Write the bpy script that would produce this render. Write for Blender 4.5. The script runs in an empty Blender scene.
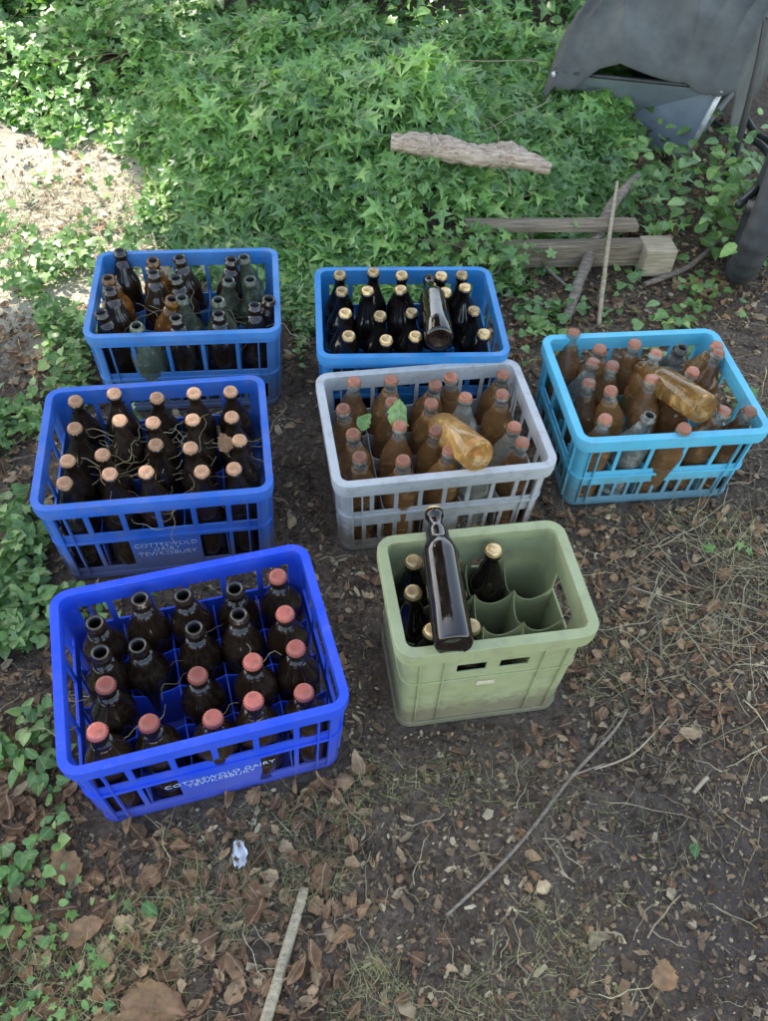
import bpy, math, numpy as np
from mathutils import Matrix, Vector
rng=np.random.default_rng(7)
scene=bpy.context.scene
COL=scene.collection

# ------------------------------------------------------------------ helpers
def link(o): COL.objects.link(o); return o
def new_mat(name):
    m=bpy.data.materials.new(name); m.use_nodes=True
    nt=m.node_tree; nt.nodes.clear()
    out=nt.nodes.new('ShaderNodeOutputMaterial'); b=nt.nodes.new('ShaderNodeBsdfPrincipled')
    nt.links.new(b.outputs[0],out.inputs[0])
    return m,nt,b,out
def noise(nt,scale,detail=6,rough=0.6,vec=None,dist=0.0):
    n=nt.nodes.new('ShaderNodeTexNoise'); n.inputs['Scale'].default_value=scale
    n.inputs['Detail'].default_value=min(detail,3.5); n.inputs['Roughness'].default_value=rough; n.inputs['Distortion'].default_value=dist
    if vec is not None: nt.links.new(vec,n.inputs['Vector'])
    return n.outputs['Fac']
def ramp(nt,fac,stops,interp='LINEAR'):
    r=nt.nodes.new('ShaderNodeValToRGB'); r.color_ramp.interpolation=interp
    el=r.color_ramp.elements
    while len(el)<len(stops): el.new(0.5)
    for e,(p,c) in zip(el,stops):
        e.position=p; e.color=(c[0],c[1],c[2],1) if hasattr(c,'__len__') else (c,c,c,1)
    if fac is not None: nt.links.new(fac,r.inputs['Fac'])
    return r.outputs['Color']
def mix(nt,fac,a,b,mode='MIX'):
    m=nt.nodes.new('ShaderNodeMix'); m.data_type='RGBA'; m.blend_type=mode
    for sock,v in ((m.inputs[0],fac),(m.inputs[6],a),(m.inputs[7],b)):
        if isinstance(v,(int,float)): sock.default_value=v
        elif isinstance(v,tuple): sock.default_value=(v[0],v[1],v[2],1)
        else: nt.links.new(v,sock)
    return m.outputs[2]
def bump(nt,b,h,strength,dist=0.01):
    n=nt.nodes.new('ShaderNodeBump'); n.inputs['Strength'].default_value=strength; n.inputs['Distance'].default_value=dist
    nt.links.new(h,n.inputs['Height']); nt.links.new(n.outputs[0],b.inputs['Normal'])
def pos(nt): return nt.nodes.new('ShaderNodeNewGeometry').outputs['Position']
def objco(nt): return nt.nodes.new('ShaderNodeTexCoord').outputs['Object']
def attr(nt,name):
    a=nt.nodes.new('ShaderNodeAttribute'); a.attribute_name=name; return a

def mesh_obj(name,V,F,mats,midx=None,smooth=False,parent=None):
    me=bpy.data.meshes.new(name); me.from_pydata([tuple(v) for v in V],[],F)
    for m in mats: me.materials.append(m)
    if midx is not None: me.polygons.foreach_set('material_index',np.array(midx,dtype=np.int32))
    if smooth: me.polygons.foreach_set('use_smooth',np.ones(len(F),dtype=bool))
    me.update()
    o=bpy.data.objects.new(name,me); link(o)
    if parent: o.parent=parent
    return o

_lat=rng.random((256,256))
def vnoise(x,y):
    xi=np.floor(x).astype(int); yi=np.floor(y).astype(int); fx=x-xi; fy=y-yi
    fx=fx*fx*(3-2*fx); fy=fy*fy*(3-2*fy)
    a=_lat[xi%256,yi%256]; b=_lat[(xi+1)%256,yi%256]; c=_lat[xi%256,(yi+1)%256]; d=_lat[(xi+1)%256,(yi+1)%256]
    return (a*(1-fx)+b*fx)*(1-fy)+(c*(1-fx)+d*fx)*fy
def fbm(x,y,s,o=4):
    r=0;a=0.5
    for i in range(o):
        r=r+a*vnoise(x*s+17.3*i,y*s+5.1*i); s*=2.03; a*=0.5
    return r
def sst(x,a,b):
    t=np.clip((x-a)/(b-a),0,1); return t*t*(3-2*t)

# ------------------------------------------------------------------ crate data (metres)
CR={'A':(-0.286,0.659,0.337,0.435,0.329,0.237),'B':(-0.453,1.114,0.202,0.439,0.328,0.235),
    'C':(-0.492,1.593,0.158,0.431,0.329,0.232),'D':(0.025,1.561,0.122,0.423,0.332,0.243),
    'E':(0.086,1.232,0.220,0.448,0.328,0.224),'F':(0.564,1.398,0.170,0.421,0.345,0.218),
    'G':(0.175,0.789,0.209,0.334,0.240,0.281)}
def in_crates(x,y,m=0.0):
    r=np.zeros(np.shape(x),bool)
    for k,(cx,cy,rot,W,D,H) in CR.items():
        c,s=math.cos(rot),math.sin(rot); dx=x-cx; dy=y-cy
        u=c*dx+s*dy; v=-s*dx+c*dy
        r|=(np.abs(u)<W/2+m)&(np.abs(v)<D/2+m)
    return r

# ------------------------------------------------------------------ terrain
def yb(x):   # front edge of the ivy mass
    return np.interp(x,[-3,-1.3,-0.95,-0.75,-0.6,-0.3,0.1,0.35,0.6,0.8,1.0,1.3,3],
                       [2.7,2.75,2.55,2.28,2.0,1.84,1.86,2.02,2.28,2.48,3.3,3.8,4.0])
def terrain(x,y):
    e=yb(x)
    right=1-sst(x,0.75,1.15)
    m=sst(y-e,-0.05,0.75)*0.22*right
    m=m*(1-0.9*sst(y,2.95,3.3)*(1-sst(y,3.45,4.1)))
    hill=np.clip(y-3.55,0,None)*0.42
    hill=np.minimum(hill,1.6)*(1-0.5*sst(x,0.8,1.8))
    leftup=0.12*sst(-x,1.2,2.2)*sst(y,1.2,2.5)
    z=m+hill+leftup
    z=z+(fbm(x,y,2.2,3)-0.45)*0.05*sst(np.hypot(x,y-1),0.9,2.0)
    z=z+(fbm(x,y,14,3)-0.45)*0.012
    return z
def axis(lo,hi,step,far,n=14):
    a=np.arange(lo,hi+1e-6,step); g=np.geomspace(step*2,far,n)
    return np.concatenate([(lo-g)[::-1],a,hi+g])
xs=axis(-2.3,2.3,0.016,60); ys=axis(-0.4,5.2,0.016,60)
X,Y=np.meshgrid(xs,ys)
Z=terrain(X,Y)
near=(np.abs(X)<2.3)&(Y>-0.4)&(Y<5.2)
Z=Z+near*((fbm(X,Y,45,3)-0.45)*0.016)*(~in_crates(X,Y,0.01))
Z=Z-near*in_crates(X,Y,0.0)*0.004
nyv,nxv=X.shape
me=bpy.data.meshes.new('ground')
me.vertices.add(nxv*nyv); me.vertices.foreach_set('co',np.stack([X,Y,Z],-1).astype(np.float32).ravel())
ii=np.arange(nyv-1)[:,None]*nxv+np.arange(nxv-1)[None,:]
q=np.stack([ii,ii+1,ii+nxv+1,ii+nxv],-1).reshape(-1,4)
me.loops.add(q.size); me.loops.foreach_set('vertex_index',q.ravel().astype(np.int32))
me.polygons.add(len(q)); me.polygons.foreach_set('loop_start',(np.arange(len(q))*4).astype(np.int32))
me.polygons.foreach_set('use_smooth',np.ones(len(q),bool))
me.update(calc_edges=True); me.validate()
ground=link(bpy.data.objects.new('ground',me))
m,nt,b,_=new_mat('soil'); p=pos(nt)
c1=ramp(nt,noise(nt,5,8,0.65,p),[(0.3,(0.10,0.070,0.050)),(0.5,(0.17,0.12,0.086)),(0.7,(0.25,0.185,0.13))])
c2=ramp(nt,noise(nt,70,8,0.75,p),[(0.32,(0.25,0.23,0.22)),(0.55,(1,1,1)),(0.75,(1.8,1.7,1.55))])
c=mix(nt,0.9,c1,c2,'MULTIPLY')
vor=nt.nodes.new('ShaderNodeTexVoronoi'); vor.inputs['Scale'].default_value=130; nt.links.new(p,vor.inputs['Vector'])
c3=ramp(nt,vor.outputs['Color'],[(0.0,(0.05,0.035,0.028)),(0.6,(0.14,0.10,0.07)),(1.0,(0.40,0.31,0.21))])
c=mix(nt,0.35,c,c3)
def radial(px,py,pz,a,b_,amp=.35):
    dist=nt.nodes.new('ShaderNodeVectorMath'); dist.operation='DISTANCE'; nt.links.new(p,dist.inputs[0]); dist.inputs[1].default_value=(px,py,pz)
    ad=nt.nodes.new('ShaderNodeMath'); ad.operation='ADD'; nt.links.new(dist.outputs['Value'],ad.inputs[0])
    sc=nt.nodes.new('ShaderNodeMath'); sc.operation='MULTIPLY'; nt.links.new(noise(nt,9,5,0.6,p),sc.inputs[0]); sc.inputs[1].default_value=amp
    nt.links.new(sc.outputs[0],ad.inputs[1]); return ramp(nt,ad.outputs[0],[(a,1.0),(b_,0.0)])
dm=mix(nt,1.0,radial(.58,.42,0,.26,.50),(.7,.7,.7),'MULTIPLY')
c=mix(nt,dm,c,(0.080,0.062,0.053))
sunlit_pale=mix(nt,noise(nt,90,3,.6,p),(.42,.36,.26),(.78,.71,.56))
c=mix(nt,radial(-1.1,2.20,0,.64,.90),c,sunlit_pale)  # lighter soil colour painted in to brighten the sunlit patch
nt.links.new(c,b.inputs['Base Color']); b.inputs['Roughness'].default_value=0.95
bump(nt,b,noise(nt,120,8,0.8,p),1.0,0.014)
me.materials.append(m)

# ------------------------------------------------------------------ scatter of small things into single meshes
def frames(n,head,):
    n=n/np.linalg.norm(n,axis=1,keepdims=True)
    t0=np.stack([np.cos(head),np.sin(head),np.zeros_like(head)],1)
    t=t0-n*(t0*n).sum(1,keepdims=True); t/=np.linalg.norm(t,axis=1,keepdims=True)
    b=np.cross(n,t)
    return b,t,n
class Scatter:
    def __init__(s): s.V=[];s.FI=[];s.FS=[];s.R=[];s.L=[];s.nv=0
    def add(s,tmpl,P,nrm,head,scale,sx=None):
        tv,tf=tmpl; n=len(P)
        if n==0: return
        bx,ty,nz=frames(nrm,head)
        scale=np.asarray(scale)[:,None,None]
        lx=tv[None,:,0,None]*(np.ones(n) if sx is None else sx)[:,None,None]
        v=P[:,None,:]+scale*(lx*bx[:,None,:]+tv[None,:,1,None]*ty[:,None,:]+tv[None,:,2,None]*nz[:,None,:])
        k=tv.shape[0]
        s.V.append(v.reshape(-1,3)); s.R.append(np.repeat(rng.random(n),k))
        s.L.append(np.tile(np.stack([tv[:,0],tv[:,1],np.zeros(k)],1),(n,1)))
        for f in tf:
            fi=np.array(f)[None,:]+(s.nv+np.arange(n)*k)[:,None]
            s.FI.append(fi.ravel()); s.FS.append(np.full(n,len(f)))
        s.nv+=n*k
    def build(s,name,mat,smooth=False):
        V=np.concatenate(s.V); FI=np.concatenate(s.FI); FS=np.concatenate(s.FS)
        me=bpy.data.meshes.new(name); me.vertices.add(len(V)); me.vertices.foreach_set('co',V.astype(np.float32).ravel())
        me.loops.add(len(FI)); me.loops.foreach_set('vertex_index',FI.astype(np.int32))
        me.polygons.add(len(FS)); st=np.concatenate([[0],np.cumsum(FS)[:-1]]); me.polygons.foreach_set('loop_start',st.astype(np.int32))
        if smooth: me.polygons.foreach_set('use_smooth',np.ones(len(FS),bool))
        me.update(calc_edges=True)
        a=me.attributes.new('rnd','FLOAT','POINT'); a.data.foreach_set('value',np.concatenate(s.R).astype(np.float32))
        a=me.attributes.new('luv','FLOAT_VECTOR','POINT'); a.data.foreach_set('vector',np.concatenate(s.L).astype(np.float32).ravel())
        me.materials.append(mat)
        return link(bpy.data.objects.new(name,me))
def fan(half,cy=0.35,zf=None):
    pts=[half[0]]+half[1:-1]+[half[-1]]+[(-x,y) for x,y in half[1:-1][::-1]]
    V=[(0,cy)]+pts; V=np.array([(x,y,zf(x,y)) for x,y in V],float)
    n=len(pts); F=[(0,1+i,1+(i+1)%n) for i in range(n)]
    return V,F
ivyT=fan([(0,0),(.18,-.12),(.42,-.08),(.30,.16),(.56,.42),(.22,.50),(0,1.0)],.3,lambda x,y:.16*abs(x)-.22*(y-.3)**2)
starT=fan([(0,0),(.10,-.02),(.46,-.16),(.20,.14),(.62,.40),(.16,.42),(0,1.05)],.25,lambda x,y:.12*abs(x)-.3*(y-.25)**2)
ovT=fan([(0,0),(.2,.08),(.33,.3),(.32,.55),(.17,.82),(0,1)],.45,lambda x,y:.22*abs(x)-.25*(y-.4)**2)
heartT=fan([(0,0.03),(.2,-.1),(.42,.0),(.47,.3),(.28,.66),(0,1)],.4,lambda x,y:.15*abs(x)-.2*(y-.4)**2)
def crinkled(seed,nl=8,nw=3,width=.34,cup=.5,roll=.4,lobes=0.0):
    r=np.random.default_rng(seed); V=[];F=[]
    jl=r.normal(0,.10,nl+1); jr=r.normal(0,.10,nl+1); bend=r.normal(0,.08); ph=r.uniform(0,6,4)
    for i in range(nl+1):
        t=i/nl; w=width*math.sin(math.pi*min(1,t**.75*.97+.03))**.75
        for j in range(-nw,nw+1):
            u=j/nw; ww=w*(1+(jl[i] if u<0 else jr[i])+lobes*math.sin(t*20+ph[3]))
            x=u*ww+bend*math.sin(math.pi*t)
            z=cup*(u*ww)**2*2.2+roll*(t-.45)**2+.035*math.sin(9*t+ph[0]+3*u)+.02*math.sin(17*t+ph[1])*u+.03*r.normal()*abs(u)
            V.append((x,t,z))
    k=2*nw+1
    for i in range(nl):
        for j in range(k-1): F.append((i*k+j,i*k+j+1,(i+1)*k+j+1,(i+1)*k+j))
    n0=len(V); V+=[(.010,0,0),(-.010,0,0),(-.008,-.22,.03),(.008,-.22,.03)]; F.append((n0,n0+1,n0+2,n0+3))
    return np.array(V),F
deadT=[crinkled(1,8,3,.34,.5,.5),crinkled(2,8,3,.42,-.5,-.3,.05),crinkled(3,8,3,.26,.9,.8),crinkled(4,8,3,.38,.3,-.6,.08),crinkled(5,8,3,.30,1.2,.2)]
bigT=crinkled(11,16,6,.30,.4,.5,.03)
chipT=(np.array([(-.5,-.2,0),(.3,-.35,.02),(.6,.1,.1),(.1,.4,.03),(-.5,.25,.08)]),[(0,1,2,3,4)])
def bladeT(w,curve,k=5):
    V=[];F=[]
    for i in range(k):
        t=i/(k-1); ww=w*(1-t*.85)
        V+=[(-ww,t,curve*t*t),(ww,t,curve*t*t)]
    for i in range(k-1): F.append((2*i,2*i+1,2*i+3,2*i+2))
    return np.array(V),F
def stickT(r,bend,k=5,sides=4):
    V=[];F=[]
    for i in range(k):
        t=i/(k-1); bx=bend*math.sin(t*math.pi)+bend*.5*math.sin(t*9)
        for s in range(sides):
            a=2*math.pi*s/sides; V.append((bx+r*(1-.4*t)*math.cos(a),t,r*(1-.4*t)*math.sin(a)))
    for i in range(k-1):
        for s in range(sides): F.append((i*sides+s,i*sides+(s+1)%sides,(i+1)*sides+(s+1)%sides,(i+1)*sides+s))
    return np.array(V),F

def leaf_mat(name,cols,transl=0.3,rough=0.42,veins=True,spec=0.5,patch=0.5,tex=True):
    m,nt,b,out=new_mat(name)
    a=attr(nt,'rnd'); col=ramp(nt,a.outputs['Fac'],cols)
    if tex:
        p=pos(nt)
        big=ramp(nt,noise(nt,2.5,1,0.6,p),[(0.3,(1-patch,1-patch,1-patch)),(0.7,(1+patch*.6,1+patch*.5,1))])
        col=mix(nt,1.0,col,big,'MULTIPLY')
        fine=ramp(nt,noise(nt,90,2,0.6,p),[(0.3,(.72,.72,.72)),(0.7,(1.25,1.25,1.15))])
        col=mix(nt,1.0,col,fine,'MULTIPLY')
    if veins:
        l=attr(nt,'luv'); sx=nt.nodes.new('ShaderNodeSeparateXYZ'); nt.links.new(l.outputs['Vector'],sx.inputs[0])
        ab=nt.nodes.new('ShaderNodeMath'); ab.operation='ABSOLUTE'; nt.links.new(sx.outputs[0],ab.inputs[0])
        vm=ramp(nt,ab.outputs[0],[(0.0,0.5),(0.04,0.0)])
        col=mix(nt,vm,col,(cols[-1][1][0]*1.2,cols[-1][1][1]*1.1,cols[-1][1][2]*1.2))
    nt.links.new(col,b.inputs['Base Color']); b.inputs['Roughness'].default_value=rough; b.inputs['Specular IOR Level'].default_value=spec
    if transl>0:
        tr=nt.nodes.new('ShaderNodeBsdfTranslucent'); nt.links.new(mix(nt,1.0,col,(1.4,1.6,0.6),'MULTIPLY'),tr.inputs[0])
        ms=nt.nodes.new('ShaderNodeMixShader'); ms.inputs[0].default_value=transl
        nt.links.new(b.outputs[0],ms.inputs[1]); nt.links.new(tr.outputs[0],ms.inputs[2]); nt.links.new(ms.outputs[0],out.inputs[0])
    return m
M_ivy=leaf_mat('ivy_leaf',[(0.0,(0.085,0.18,0.06)),(0.35,(0.14,0.28,0.09)),(0.75,(0.21,0.38,0.13)),(1.0,(0.37,0.54,0.19))],0.28,.38,True,.6,.32)
M_crown=leaf_mat('crown_leaf',[(0.0,(0.05,0.10,0.03)),(1.0,(0.10,0.17,0.05))],0,.5,False,.3,.3,False)
M_weed=leaf_mat('weed_leaf',[(0.0,(0.08,0.17,0.05)),(0.6,(0.15,0.28,0.09)),(1.0,(0.28,0.42,0.15))],0.28,.4,True,.55,.3)
M_dead=leaf_mat('dead_leaf',[(0.0,(0.10,0.055,0.035)),(0.35,(0.20,0.11,0.065)),(0.75,(0.31,0.185,0.11)),(1.0,(0.50,0.37,0.25))],0.1,0.7,True,0.3,0.3)
M_deadb=leaf_mat('big_dead_leaf',[(0.0,(0.17,0.09,0.055)),(1.0,(0.28,0.17,0.105))],0.1,0.7,True,0.3,0.3)
M_straw=leaf_mat('straw',[(0.0,(0.18,0.14,0.09)),(0.6,(0.36,0.30,0.20)),(1.0,(0.58,0.51,0.37))],0.0,0.7,False,0.3,0.2)
M_grass=leaf_mat('grass_blade',[(0.0,(0.16,0.19,0.07)),(0.35,(0.26,0.28,0.13)),(0.6,(0.38,0.34,0.21)),(1.0,(0.52,0.45,0.30))],0.2,0.6,False,0.3,0.3)
M_chip=leaf_mat('bark_chip',[(0.0,(0.05,0.035,0.027)),(0.5,(0.14,0.095,0.066)),(0.85,(0.27,0.19,0.13)),(1.0,(0.48,0.39,0.29))],0.0,0.85,False,0.2,0.3)
M_twig=leaf_mat('twig',[(0.0,(0.08,0.06,0.045)),(0.6,(0.21,0.165,0.12)),(1.0,(0.42,0.34,0.26))],0.0,0.8,False,0.2,0.2)

def rand_xy(n,x0,x1,y0,y1): return rng.uniform(x0,x1,n),rng.uniform(y0,y1,n)
def P3(x,y,dz): return np.stack([x,y,terrain(x,y)+dz],1)
def rn(n,tilt,lean=(0,0)):
    v=rng.normal(0,tilt,(n,3)); v[:,2]=1; v[:,0]+=lean[0]; v[:,1]+=lean[1]; return v

# --- ivy mass
S=Scatter()
def ivy_fill(n,x0,x1,y0,y1,smin,smax,tm,thick=0.13,mask=None):
    x,y=rand_xy(n,x0,x1,y0,y1)
    e=yb(x)+(fbm(x,y,4,3)-.45)*.35
    k=(y>e)&(~in_crates(x,y,0.035))
    if mask is not None: k&=mask(x,y)
    x,y=x[k],y[k]; n=len(x)
    cl=fbm(x,y,3.2,4); h=np.clip((cl-.28)*2.4,0.1,1.3)*thick*np.minimum(1,np.clip((y-yb(x))*3+.35,0.2,1))
    dz=h*rng.uniform(0.15,1,n)**.6+0.008
    g=fbm(x+9,y+3,6,3)-.45
    nr=rn(n,.42,(0,-.30)); nr[:,0]+=g*2
    S.add(tm,P3(x,y,dz),nr,rng.normal(-math.pi/2,1.1,n),rng.uniform(smin,smax,n)*rng.uniform(.6,1.15,n),rng.uniform(.8,1.15,n))
def notcart(x,y):
    pl=(x>.05)&(x<.80)&(y<2.20+.17*(x-.4))&(rng.random(len(x))>.12)   # weathered planks stay partly clear
    return (~((x>0.72)&(y>2.3)&(y<4.0)&(rng.random(len(x))>0.12)))&(~pl)
ivy_fill(28000,-2.4,2.2,1.75,3.6,.030,.052,ivyT,.17,notcart)
ivy_fill(6000,-.9,1.0,1.75,3.1,.045,.075,starT,.20,notcart)
ivy_fill(14000,-2.4,2.2,1.75,3.6,.026,.045,heartT,.16,notcart)
ivy_fill(24000,-3.4,3.2,3.3,6.5,.040,.07,ivyT,.24)
ivy_fill(6000,-3.4,3.2,3.3,6.5,.045,.07,ovT,.30)
ivy=S.build('ivy',M_ivy)
S=Scatter(); n=240; x,y=rand_xy(n,-1.8,1.1,1.9,3.6); k=(y>yb(x)-.05)&(~in_crates(x,y,.2)); x,y=x[k],y[k]; n=len(x)
S.add(stickT(.007,.10,9),P3(x,y,rng.uniform(.02,.08,n)),rn(n,.3),rng.uniform(0,6.28,n),rng.uniform(.12,.35,n))
S.build('ivy_stems',M_twig)

# --- low weeds at the left edge and around crates
S=Scatter()
def weeds(n,cx,cy,sx,sy,smin,smax,tm,hz=.05,thr=.40):
    x=rng.normal(cx,sx,n); y=rng.normal(cy,sy,n); k=(~in_crates(x,y,0.03))&(fbm(x,y,7,3)>thr)&(y>-.3)
    x,y=x[k],y[k]; n=len(x)
    S.add(tm,P3(x,y,rng.uniform(.008,hz,n)),rn(n,.45,(0,-.1)),rng.uniform(0,6.28,n),rng.uniform(smin,smax,n)*rng.uniform(.6,1,n),rng.uniform(.8,1.2,n))
weeds(3200,-.92,1.25,.15,.5,.018,.036,heartT,.06,.37); weeds(1900,-.9,1.5,.15,.3,.025,.045,ivyT,.07)
weeds(2200,-.80,.78,.11,.25,.018,.036,heartT,.06,.34); weeds(1700,-.72,.65,.10,.24,.02,.04,ovT,.06,.34)
weeds(700,-.66,.45,.08,.14,.014,.034,heartT,.06,.34); weeds(300,-.62,.34,.08,.14,.012,.03,ovT,.05,.43)
weeds(70,-.45,.22,.06,.06,.010,.024,ivyT,.03,.35)
weeds(350,-1.35,1.9,.2,.2,.03,.05,ivyT); weeds(700,-.2,1.75,.10,.08,.018,.03,ovT,.04)
weeds(350,.7,1.9,.25,.15,.02,.038,heartT,.05); weeds(520,.97,2.45,.12,.2,.035,.065,ovT,.22); weeds(260,.62,2.36,.12,.08,.03,.055,starT,.20)
weeds(300,.20,2.02,.10,.06,.03,.05,ivyT,.12,.3)
weeds(120,-.08,1.35,.04,.1,.02,.032,ovT,.03); weeds(90,.40,1.85,.05,.05,.02,.04,heartT,.05)
weeds(500,1.05,1.75,.18,.35,.02,.04,ivyT,.06,.46)
S.build('weeds',M_weed)

# --- litter
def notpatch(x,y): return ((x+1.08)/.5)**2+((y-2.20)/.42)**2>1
S=Scatter()
def dead(n,x0,x1,y0,y1,smin,smax,thr=0):
    for t in deadT:
        x,y=rand_xy(n//5,x0,x1,y0,y1); k=(~in_crates(x,y,.01))&(fbm(x+3,y+8,3,3)>thr)
        k&=~((np.hypot(x-.60,y-.42)<.24)&(rng.random(len(x))>.15))
        k&=notpatch(x,y)|(rng.random(len(x))<.2)
        x,y=x[k],y[k]; nn=len(x)
        S.add(t,P3(x,y,rng.uniform(.003,.012,nn)),rn(nn,.28),rng.uniform(0,6.28,nn),rng.uniform(smin,smax,nn)*rng.uniform(.4,1,nn),rng.uniform(.5,1.15,nn))
dead(4000,-1.3,1.4,-.1,2.6,.012,.038,.38); dead(1000,-.70,.0,.02,.6,.022,.055,.3); dead(2400,.3,1.3,.6,2.4,.012,.044,.3)
dead(700,-1.3,-.5,.1,2.3,.03,.055,.3); dead(500,.3,1.4,1.9,3.2,.03,.055)
S.build('leaf_litter',M_dead,True)
S=Scatter(); x,y=rand_xy(42000,-1.3,1.5,-.15,3.0); k=(~in_crates(x,y,0))&(notpatch(x,y)|(rng.random(len(x))<.3)); x,y=x[k],y[k]; n=len(x)
S.add(chipT,P3(x,y,rng.uniform(.001,.007,n)),rn(n,.35),rng.uniform(0,6.28,n),rng.gamma(2.0,.003,n)+.002,rng.uniform(.3,2.0,n))
x,y=rand_xy(34000,-.7,1.1,-.1,1.3); k=(~in_crates(x,y,0)); x,y=x[k],y[k]; n=len(x)
S.add(chipT,P3(x,y,rng.uniform(.001,.006,n)),rn(n,.5),rng.uniform(0,6.28,n),rng.gamma(2.0,.0016,n)+.0015,rng.uniform(.3,2.0,n))
S.build('bark_chips',M_chip)
S=Scatter()
for bnd in (.04,-.08,.12):
    x,y=rand_xy(1000,-1.3,1.4,-.1,2.9); k=(~in_crates(x,y,.03)); x,y=x[k],y[k]; n=len(x)
    S.add(stickT(.018,bnd),P3(x,y,rng.uniform(.004,.012,n)),rn(n,.12),rng.uniform(0,6.28,n),rng.gamma(2,.015,n)+.012)
S.build('twigs',M_twig)
S=Scatter()
def grass(n,cx,cy,sx,sy,l0,l1,w,tilt=1.3):
    for cv in (.3,-.25,.6):
        x=rng.normal(cx,sx,n//3); y=rng.normal(cy,sy,n//3); k=(~in_crates(x,y,.01))&(fbm(x,y,9,2)>.38); x,y=x[k],y[k]; nn=len(x)
        S.add(bladeT(w,cv),P3(x,y,rng.uniform(.002,.008,nn)),rn(nn,.5),rng.uniform(0,6.28,nn),rng.uniform(l0,l1,nn))
grass(5200,.06,.38,.17,.13,.015,.042,.014); grass(2600,-.1,.28,.2,.1,.015,.042,.014); grass(1800,-.42,.40,.10,.10,.02,.05,.016)
grass(2000,.38,.85,.18,.3,.02,.05,.014); grass(1300,.80,1.10,.18,.18,.04,.10,.010); grass(2400,0,.9,.8,.7,.02,.05,.016)
grass(1200,-.75,.9,.15,.5,.03,.09,.02); grass(1500,-.45,.18,.15,.10,.02,.05,.016)
S.build('grass',M_grass)
S=Scatter()
def straw(n,cx,cy,sx,sy,z0,z1,l0,l1,tm):
    x=rng.normal(cx,sx,n); y=rng.normal(cy,sy,n)
    S.add(tm,np.stack([x,y,rng.uniform(z0,z1,n)],1),rn(n,.3),rng.uniform(0,6.28,n),rng.uniform(l0,l1,n))
for bd in (.12,-.15,.25):
    straw(22,-.43,1.10,.08,.06,.15,.205,.05,.13,stickT(.009,bd,9))
    straw(7,-.49,1.58,.10,.05,.16,.20,.05,.13,stickT(.009,bd,9))
    straw(5,-.29,.66,.10,.08,.13,.18,.05,.10,stickT(.010,bd,9))
    x,y=rand_xy(600,-1.1,1.2,.0,2.4); k=~in_crates(x,y,.10); x,y=x[k],y[k]; n=len(x)
    S.add(stickT(.010,bd*.7,7),P3(x,y,rng.uniform(.006,.013,n)),rn(n,.08),rng.uniform(0,6.28,n),rng.uniform(.02,.09,n))
    x=rng.normal(.75,.2,200); y=rng.normal(1.05,.25,200); k=~in_crates(x,y,.06); x,y=x[k],y[k]; n=len(x)
    S.add(stickT(.008,bd*.3,7),P3(x,y,rng.uniform(.006,.018,n)),rn(n,.1),rng.uniform(0,6.28,n),rng.uniform(.05,.15,n))
    x=rng.normal(-1.05,.22,700); y=rng.normal(2.22,.2,700); n=len(x)  # straw blades added over the sunlit patch to brighten it
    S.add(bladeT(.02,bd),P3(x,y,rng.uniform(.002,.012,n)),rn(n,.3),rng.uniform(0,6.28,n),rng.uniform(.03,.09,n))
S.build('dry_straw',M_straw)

# ------------------------------------------------------------------ plastic crates
def plastic(name,col,fade=0.35,dirt=0.35,rough=0.42):
    m,nt,b,_=new_mat(name); o=objco(nt)
    hi=tuple(min(1,c*1.0+fade*.35*(0.4-c*.4)+.01) for c in col)
    c=mix(nt,ramp(nt,noise(nt,9,6,.65,o),[(.35,0.0),(.7,1.0)]),col,hi)
    c=mix(nt,ramp(nt,noise(nt,32,8,.7,o),[(.5,0.0),(.75,dirt)]),c,(.18,.145,.11))
    sx=nt.nodes.new('ShaderNodeSeparateXYZ'); nt.links.new(o,sx.inputs[0])
    sm=nt.nodes.new('ShaderNodeMath'); sm.operation='MULTIPLY_ADD'; nt.links.new(noise(nt,55,3,.7,o),sm.inputs[0]); sm.inputs[1].default_value=-.09; nt.links.new(sx.outputs[2],sm.inputs[2])
    low=ramp(nt,sm.outputs[0],[(0.0,min(1,dirt*1.8)),(0.05,0.0)])
    c=mix(nt,low,c,(.15,.115,.085))
    mp=nt.nodes.new('ShaderNodeMapping'); mp.inputs['Scale'].default_value=(8,8,160); nt.links.new(o,mp.inputs[0])
    c=mix(nt,ramp(nt,noise(nt,3,5,.7,mp.outputs[0]),[(.60,0.0),(.70,.3)]),c,hi if sum(col)>.8 else tuple(min(1,x+.12) for x in col))
    c=mix(nt,ramp(nt,noise(nt,170,3,.8,o),[(.64,0.0),(.72,.45)]),c,tuple(min(1,x*.8+.18) for x in col))
    nt.links.new(c,b.inputs['Base Color'])
    r=ramp(nt,noise(nt,24,5,.6,o),[(.3,rough-.08),(.7,rough+.22)]); nt.links.new(r,b.inputs['Roughness'])
    b.inputs['Specular IOR Level'].default_value=.38
    bump(nt,b,noise(nt,150,4,.6,o),.2,.002)
    return m
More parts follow.
